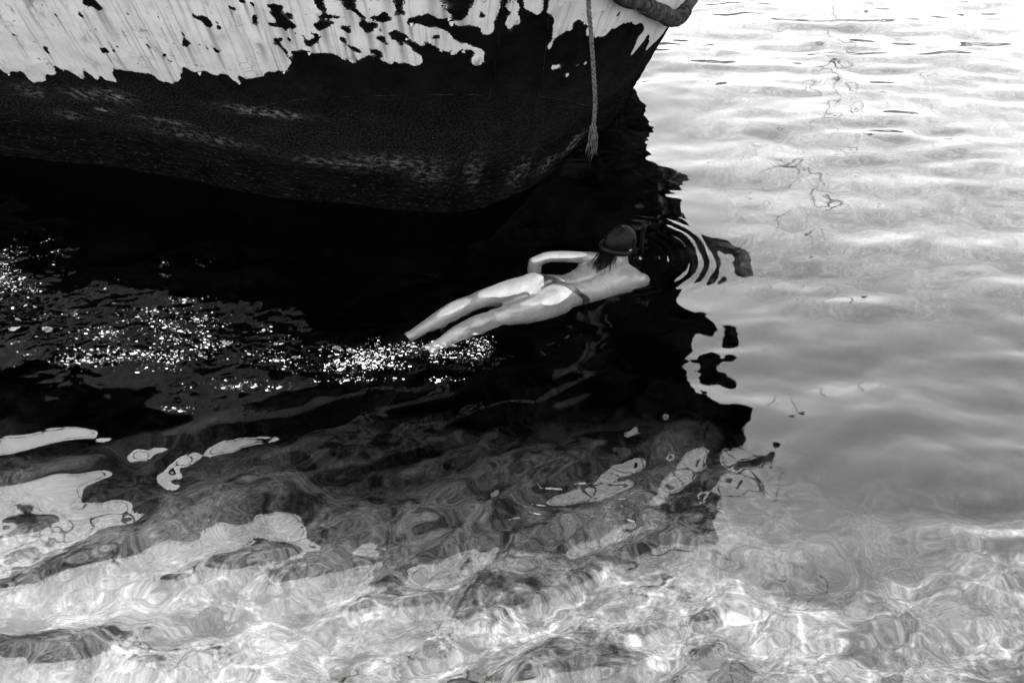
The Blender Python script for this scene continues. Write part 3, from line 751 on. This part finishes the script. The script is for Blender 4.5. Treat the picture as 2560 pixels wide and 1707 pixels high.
# wet hair: a cap of combed-back strands and loose ends over the upper back
m_hair = grey('wet_dark_hair', 0.0016, 0.35, 0.6, 60, 0.0, 0.03)
nu, nv = 140, 40
A, B = np.meshgrid(np.linspace(0, 2 * math.pi, nu), np.linspace(0.02, 1.0, nv) * R(112), indexing='ij')
ridge = 0.0016 * np.sin(A * 38 + 3 * np.sin(B * 3)) + 0.0012 * noise(A * 12, B * 3, 5)
HPt = np.stack([HEAD.x + (.098 + ridge) * np.sin(B) * np.cos(A), HEAD.y + (.081 + ridge) * np.sin(B) * np.sin(A), HEAD.z + 0.004 + (.093 + ridge) * np.cos(B)], -1)
hair = link('hair', grid_mesh('hair', HPt), m_hair, person)
bm = bmesh.new()
for k in range(70):
    y0 = rng.uniform(-0.05, 0.05); L = rng.uniform(0.07, 0.20); sw = rng.uniform(-0.05, 0.035)
    pts = []
    for t in np.linspace(0, 1, 8):
        x = HEAD.x - 0.085 - L * t; y = HEAD.y + y0 * (1 - 0.5 * t) + (sw - 0.07) * t + 0.008 * math.sin(5 * t + k)
        pts.append((x, y, 0.012 * (1 - t) ** 3 + 0.004 - 0.006 * t + rng.uniform(-.002, .002)))
    tube(bm, pts, [0.0032, 0.003, 0.0028, 0.0025, 0.0022, 0.0018, 0.0013, 0.0006], 4)
link('loose_strands', bm_mesh('loose_strands', bm), m_hair, hair)

# diving mask with its strap, snorkel, fins
m_rub = grey('black_rubber', 0.0015, 0.4, 0.3, 40, 0.0, 0.03)
bm = bmesh.new()
tube(bm, [(HEAD.x - 0.02 + 0.104 * math.cos(a), HEAD.y + 0.086 * math.sin(a), HEAD.z - 0.022 - 0.03 * math.cos(a)) for a in np.linspace(0, 2 * math.pi, 49)], 0.009, 8, False, 1.6)
mask = link('diving_mask', bm_mesh('mask_strap', bm), m_rub, person)
bm = bmesh.new()
fr = [(HEAD.x + 0.035 + 0.045 * math.cos(a), HEAD.y + 0.075 * math.sin(a), HEAD.z - 0.095 - 0.02 * math.cos(a)) for a in np.linspace(0, 2 * math.pi, 33)]
tube(bm, fr, 0.012, 8, False)
link('mask_frame', bm_mesh('mask_frame', bm), m_rub, mask)
bm = bmesh.new(); bm.faces.new([bm.verts.new(Vector(p) + Vector((0.006, 0, -0.008))) for p in fr[:-1]])
link('mask_window', bm_mesh('mask_window', bm), grey('mask_glass', 0.01, 0.05, 0.1), mask)
bm = bmesh.new()
sn = [(HEAD.x + 0.055, HEAD.y - 0.005, HEAD.z - 0.135), (HEAD.x + 0.075, HEAD.y - 0.06, HEAD.z - 0.13), (HEAD.x + 0.075, HEAD.y - 0.092, HEAD.z - 0.08), (HEAD.x + 0.07, HEAD.y - 0.098, HEAD.z), (HEAD.x + 0.075, HEAD.y - 0.094, HEAD.z + 0.07), (HEAD.x + 0.09, HEAD.y - 0.088, HEAD.z + 0.125)]
q = crom(sn, 8); tube(bm, q, 0.0125, 12)
snk = link('snorkel', bm_mesh('snorkel', bm), m_rub, person)
bm = bmesh.new(); tube(bm, [q[-6], q[-4], q[-2], q[-1]], [0.0135, 0.017, 0.017, 0.015], 12)
link('snorkel_cap', bm_mesh('snorkel_cap', bm), m_rub, snk)
m_fin = grey('black_fin_rubber', 0.0012, 0.7, 0.3, 40, 0.0, 0.0)
for (fx, fy, fz, dn) in ((-0.81, 0.172, -0.055, -0.26), (-0.775, 0.036, -0.095, -0.26)):
    X, Yw = np.meshgrid(np.linspace(0, 1, 26), np.linspace(-1, 1, 15), indexing='ij')
    hw = np.interp(X, [0, .12, .3, .5, 1], [.050, .054, .054, .075, .105])
    top = np.interp(X, [0, .08, .3, .42, .6, 1], [.046, .052, .050, .036, .008, .004]) * np.clip(1 - Yw ** 2, 0, 1) ** 0.5 + 0.006 * (np.abs(Yw) > 0.85) + 0.002 * np.cos(Yw * 14) * (X > .45)
    zc = fz - 0.085 * X - 0.20 * np.maximum(0, X - 0.38)
    up3 = np.stack([fx + 0.02 - 0.38 * X, fy + hw * Yw, zc + top], -1)
    lo3 = np.stack([fx + 0.02 - 0.38 * X, fy + hw * Yw, zc - top * 0.8 - 0.002], -1)[:, ::-1]
    fin3 = np.concatenate([up3, lo3, up3[:, :1]], 1)
    fin = link('swim_fin', grid_mesh('swim_fin', fin3), m_fin, person)

# ------------------------------------------------------------------ small things on and under the water
from mathutils.bvhtree import BVHTree
def height(x, y):
    i = min(max(np.searchsorted(wxs, x), 0), len(wxs) - 1); j = min(max(np.searchsorted(wy, y), 0), len(wy) - 1)
    return float(WZ[i, j])
GLINT_FOAM = [(-2.81, 4.55, 0.06, 0.16, 60), (-2.73, 4.33, 0.06, 0.09, 110), (-2.61, 4.26, 0.09, 0.05, 60), (-2.1, 3.87, 0.12, 0.04, 70), (-1.86, 4.02, 0.19, 0.08, 90), (-1.7, 3.89, 0.18, 0.13, 150), (-1.93, 3.7, 0.3, 0.07, 170), (-1.63, 3.7, 0.16, 0.09, 90), (-1.51, 3.78, 0.06, 0.02, 40), (-2.07, 3.66, 0.14, 0.03, 100), (-1.74, 4.14, 0.04, 0.02, 30), (-2.2, 4.24, 0.02, 0.012, 6), (-1.6, 3.98, 0.08, 0.04, 30), (-1.2, 3.82, 0.12, 0.1, 45), (-1.1, 3.67, 0.12, 0.06, 60), (-1.37, 3.5, 0.11, 0.04, 30), (-1.22, 3.5, 0.12, 0.03, 30), (-0.82, 3.66, 0.12, 0.04, 130), (-0.69, 3.72, 0.12, 0.05, 220), (-0.62, 3.63, 0.08, 0.03, 60), (-0.54, 3.76, 0.12, 0.04, 60), (-0.38, 3.76, 0.12, 0.07, 120), (-0.16, 3.79, 0.04, 0.06, 90), (-0.26, 3.7, 0.12, 0.04, 80), (-0.73, 3.54, 0.12, 0.02, 50), (-0.29, 3.53, 0.08, 0.012, 16), (-2.33, 4.02, 0.1, 0.05, 20), (-1.53, 3.32, 0.11, 0.012, 16), (-2.06, 4.37, 0.32, 0.11, 15), (-2.66, 4.63, 0.14, 0.12, 25)]  # white beads imitating sun glints along the wake, plus froth at the feet

ico = bmesh.new(); bmesh.ops.create_icosphere(ico, subdivisions=1, radius=1.0)
iv = np.array([v_.co[:] for v_ in ico.verts]); ift = np.array([[v_.index for v_ in f.verts] for f in ico.faces]); ico.free()
fv, ff = [], []
for cx, cy_, rx_, ry_, cnt in GLINT_FOAM:
    # beads gather into short chains and clumps
    k = 0
    while k < cnt * 1.5:
        gx_, gy_ = rng.gauss(cx, rx_ * 0.62), rng.gauss(cy_, ry_ * 0.62)
        for q in range(rng.choice((1, 1, 2, 3, 5, 8))):
            x, y = gx_ + rng.gauss(0, 0.028), gy_ + rng.gauss(0, 0.012)
            r = min(0.0045, 0.00055 * math.exp(abs(rng.gauss(0, 0.85))))
            k += 1
            ff.append(ift + len(fv) * len(iv))
            fv.append(iv * np.array([r * rng.uniform(1.0, 3.2), r, r * 0.7]) + np.array([x, y, height(x, y) + 0.3 * r]))
fme = bpy.data.meshes.new('glint_foam'); fme.from_pydata(np.concatenate(fv).tolist(), [], np.concatenate(ff).tolist())
for p in fme.polygons: p.use_smooth = True
link('glint_foam', fme, grey('glint_foam_beads', 0.38, 0.25, 0.6, 30), kind='stuff')

# two drifting twigs
for i, (x, y, a, L) in enumerate(((1.275, 3.265, 0.35, 0.045), (1.325, 3.285, 0.1, 0.036))):
    bm = bmesh.new(); z = height(x, y) + 0.004
    tube(bm, [(x + math.cos(a) * L * t, y + math.sin(a) * L * t - 0.012 * t * (1 - i), z + 0.004 * math.sin(3 * t)) for t in (-.5, -.2, .1, .35, .5)], [0.001, 0.004, 0.0045, 0.003, 0.001], 6)
    link('twig', bm_mesh('twig', bm), m_steel, label=('longer bent twig adrift on the open grey water', 'shorter straight twig adrift beside the bent one')[i], category='twig', group='twigs adrift')

# stones on the seabed
bv = BVHTree.FromPolygons([tuple(v_.co) for v_ in bed.vertices], [tuple(p.vertices) for p in bed.polygons])
def bed_z(x, y):
    h_ = bv.ray_cast(Vector((x, y, 2)), Vector((0, 0, -1)))[0]
    return h_.z if h_ else -2
def stone_mesh(seed, u=14, v=10):
    bm = bmesh.new(); bmesh.ops.create_icosphere(bm, subdivisions=3, radius=1.0)
    for v_ in bm.verts:
        c = v_.co; f = 1 + 0.45 * float(noise(np.array(c.x * 1.6 + seed), np.array(c.y * 1.6 + c.z * 1.3), seed)) + 0.10 * float(noise(np.array(c.x * 4), np.array(c.y * 4 + c.z * 4 + seed), seed + 1))
        v_.co = Vector((c.x * f, c.y * f * 0.8, c.z * f * 0.55))
    return bm_mesh('stone', bm)
m_dst, m_pst = grey('dark_stone', 0.03, 0.9, 0.95, 3.5, 0.05, 0.0), grey('pale_stone', 0.09, 0.9, 0.4, 9, 0.01, 0.0)
sm_ = [stone_mesh(k) for k in range(3)]
sp_ = [stone_mesh(k + 5) for k in range(2)]
for m_ in sm_: m_.materials.append(m_dst)
for m_ in sp_: m_.materials.append(m_pst)
for k in range(24):
    x, y = (rng.uniform(1.45, 2.6), rng.uniform(2.2, 3.1)) if k < 16 else (rng.uniform(-1.6, 1.2), rng.uniform(2.3, 3.0))
    r = rng.uniform(0.06, 0.17)
    if k % 3: continue
    r *= 0.8
    o = link('stone', sm_[k % 3]); o.cycles.is_caustics_receiver = True; o.location = (x, y, bed_z(x, y) + r * 0.12); o.rotation_euler = (0, 0, rng.uniform(0, 6)); o.scale = (r, r, r)
    o['label'] = 'dark weedy stone lying on the shallow seabed'; o['category'] = 'stone'; o['group'] = 'dark stones on the seabed'
for k, (x, y, r) in enumerate(((0.52, 3.75, .055), (0.30, 3.42, .06), (0.40, 3.55, .035), (0.75, 4.3, .05), (-0.1, 3.7, .04))):
    o = link('stone', sp_[k % 2]); o.location = (x, y, bed_z(x, y) + r * 0.3); o.rotation_euler = (0, 0, k * 1.3); o.scale = (r, r, r)
    o['label'] = 'small pale stone on the dark seabed below the boat shadow'; o['category'] = 'stone'; o['group'] = 'pale stones on the seabed'

# a shoal of little fish
bm = bmesh.new(); bmesh.ops.create_uvsphere(bm, u_segments=10, v_segments=8, radius=1.0, matrix=Matrix.Diagonal((0.020, 0.004, 0.006, 1)))
fish_me = bm_mesh('fish', bm); fish_me.materials.append(grey('fish_scales', 0.07, 0.3, 0.2))
bm = bmesh.new(); bm.faces.new([bm.verts.new(c) for c in ((-0.022, 0, 0), (-0.040, 0.001, 0.008), (-0.035, 0, 0), (-0.040, -0.001, -0.008))])
tail_me = bm_mesh('fish_tail', bm); tail_me.materials.append(fish_me.materials[0])
for k in range(11):
    o = link('fish', fish_me); o.location = (0.25 + rng.uniform(-0.30, 0.30), 3.05 + rng.uniform(-0.10, 0.14), -0.55 + rng.uniform(-0.1, 0.1)); o.rotation_euler = (rng.uniform(0.8, 1.4), 0, rng.gauss(0, 0.3))
    o['label'] = 'tiny pale fish in the shoal near the edge of the boat shadow'; o['category'] = 'fish'; o['group'] = 'shoal of tiny fish'
    t_ = bpy.data.objects.new('tail_fin', tail_me); C.objects.link(t_); t_.parent = o

for o in C.objects:
    if o.type == 'MESH' and o.name.split('.')[0] in ('body', 'bikini_bottom', 'swim_fin', 'hull', 'stone', 'fish', 'hair', 'loose_strands'):
        o.cycles.is_caustics_receiver = True
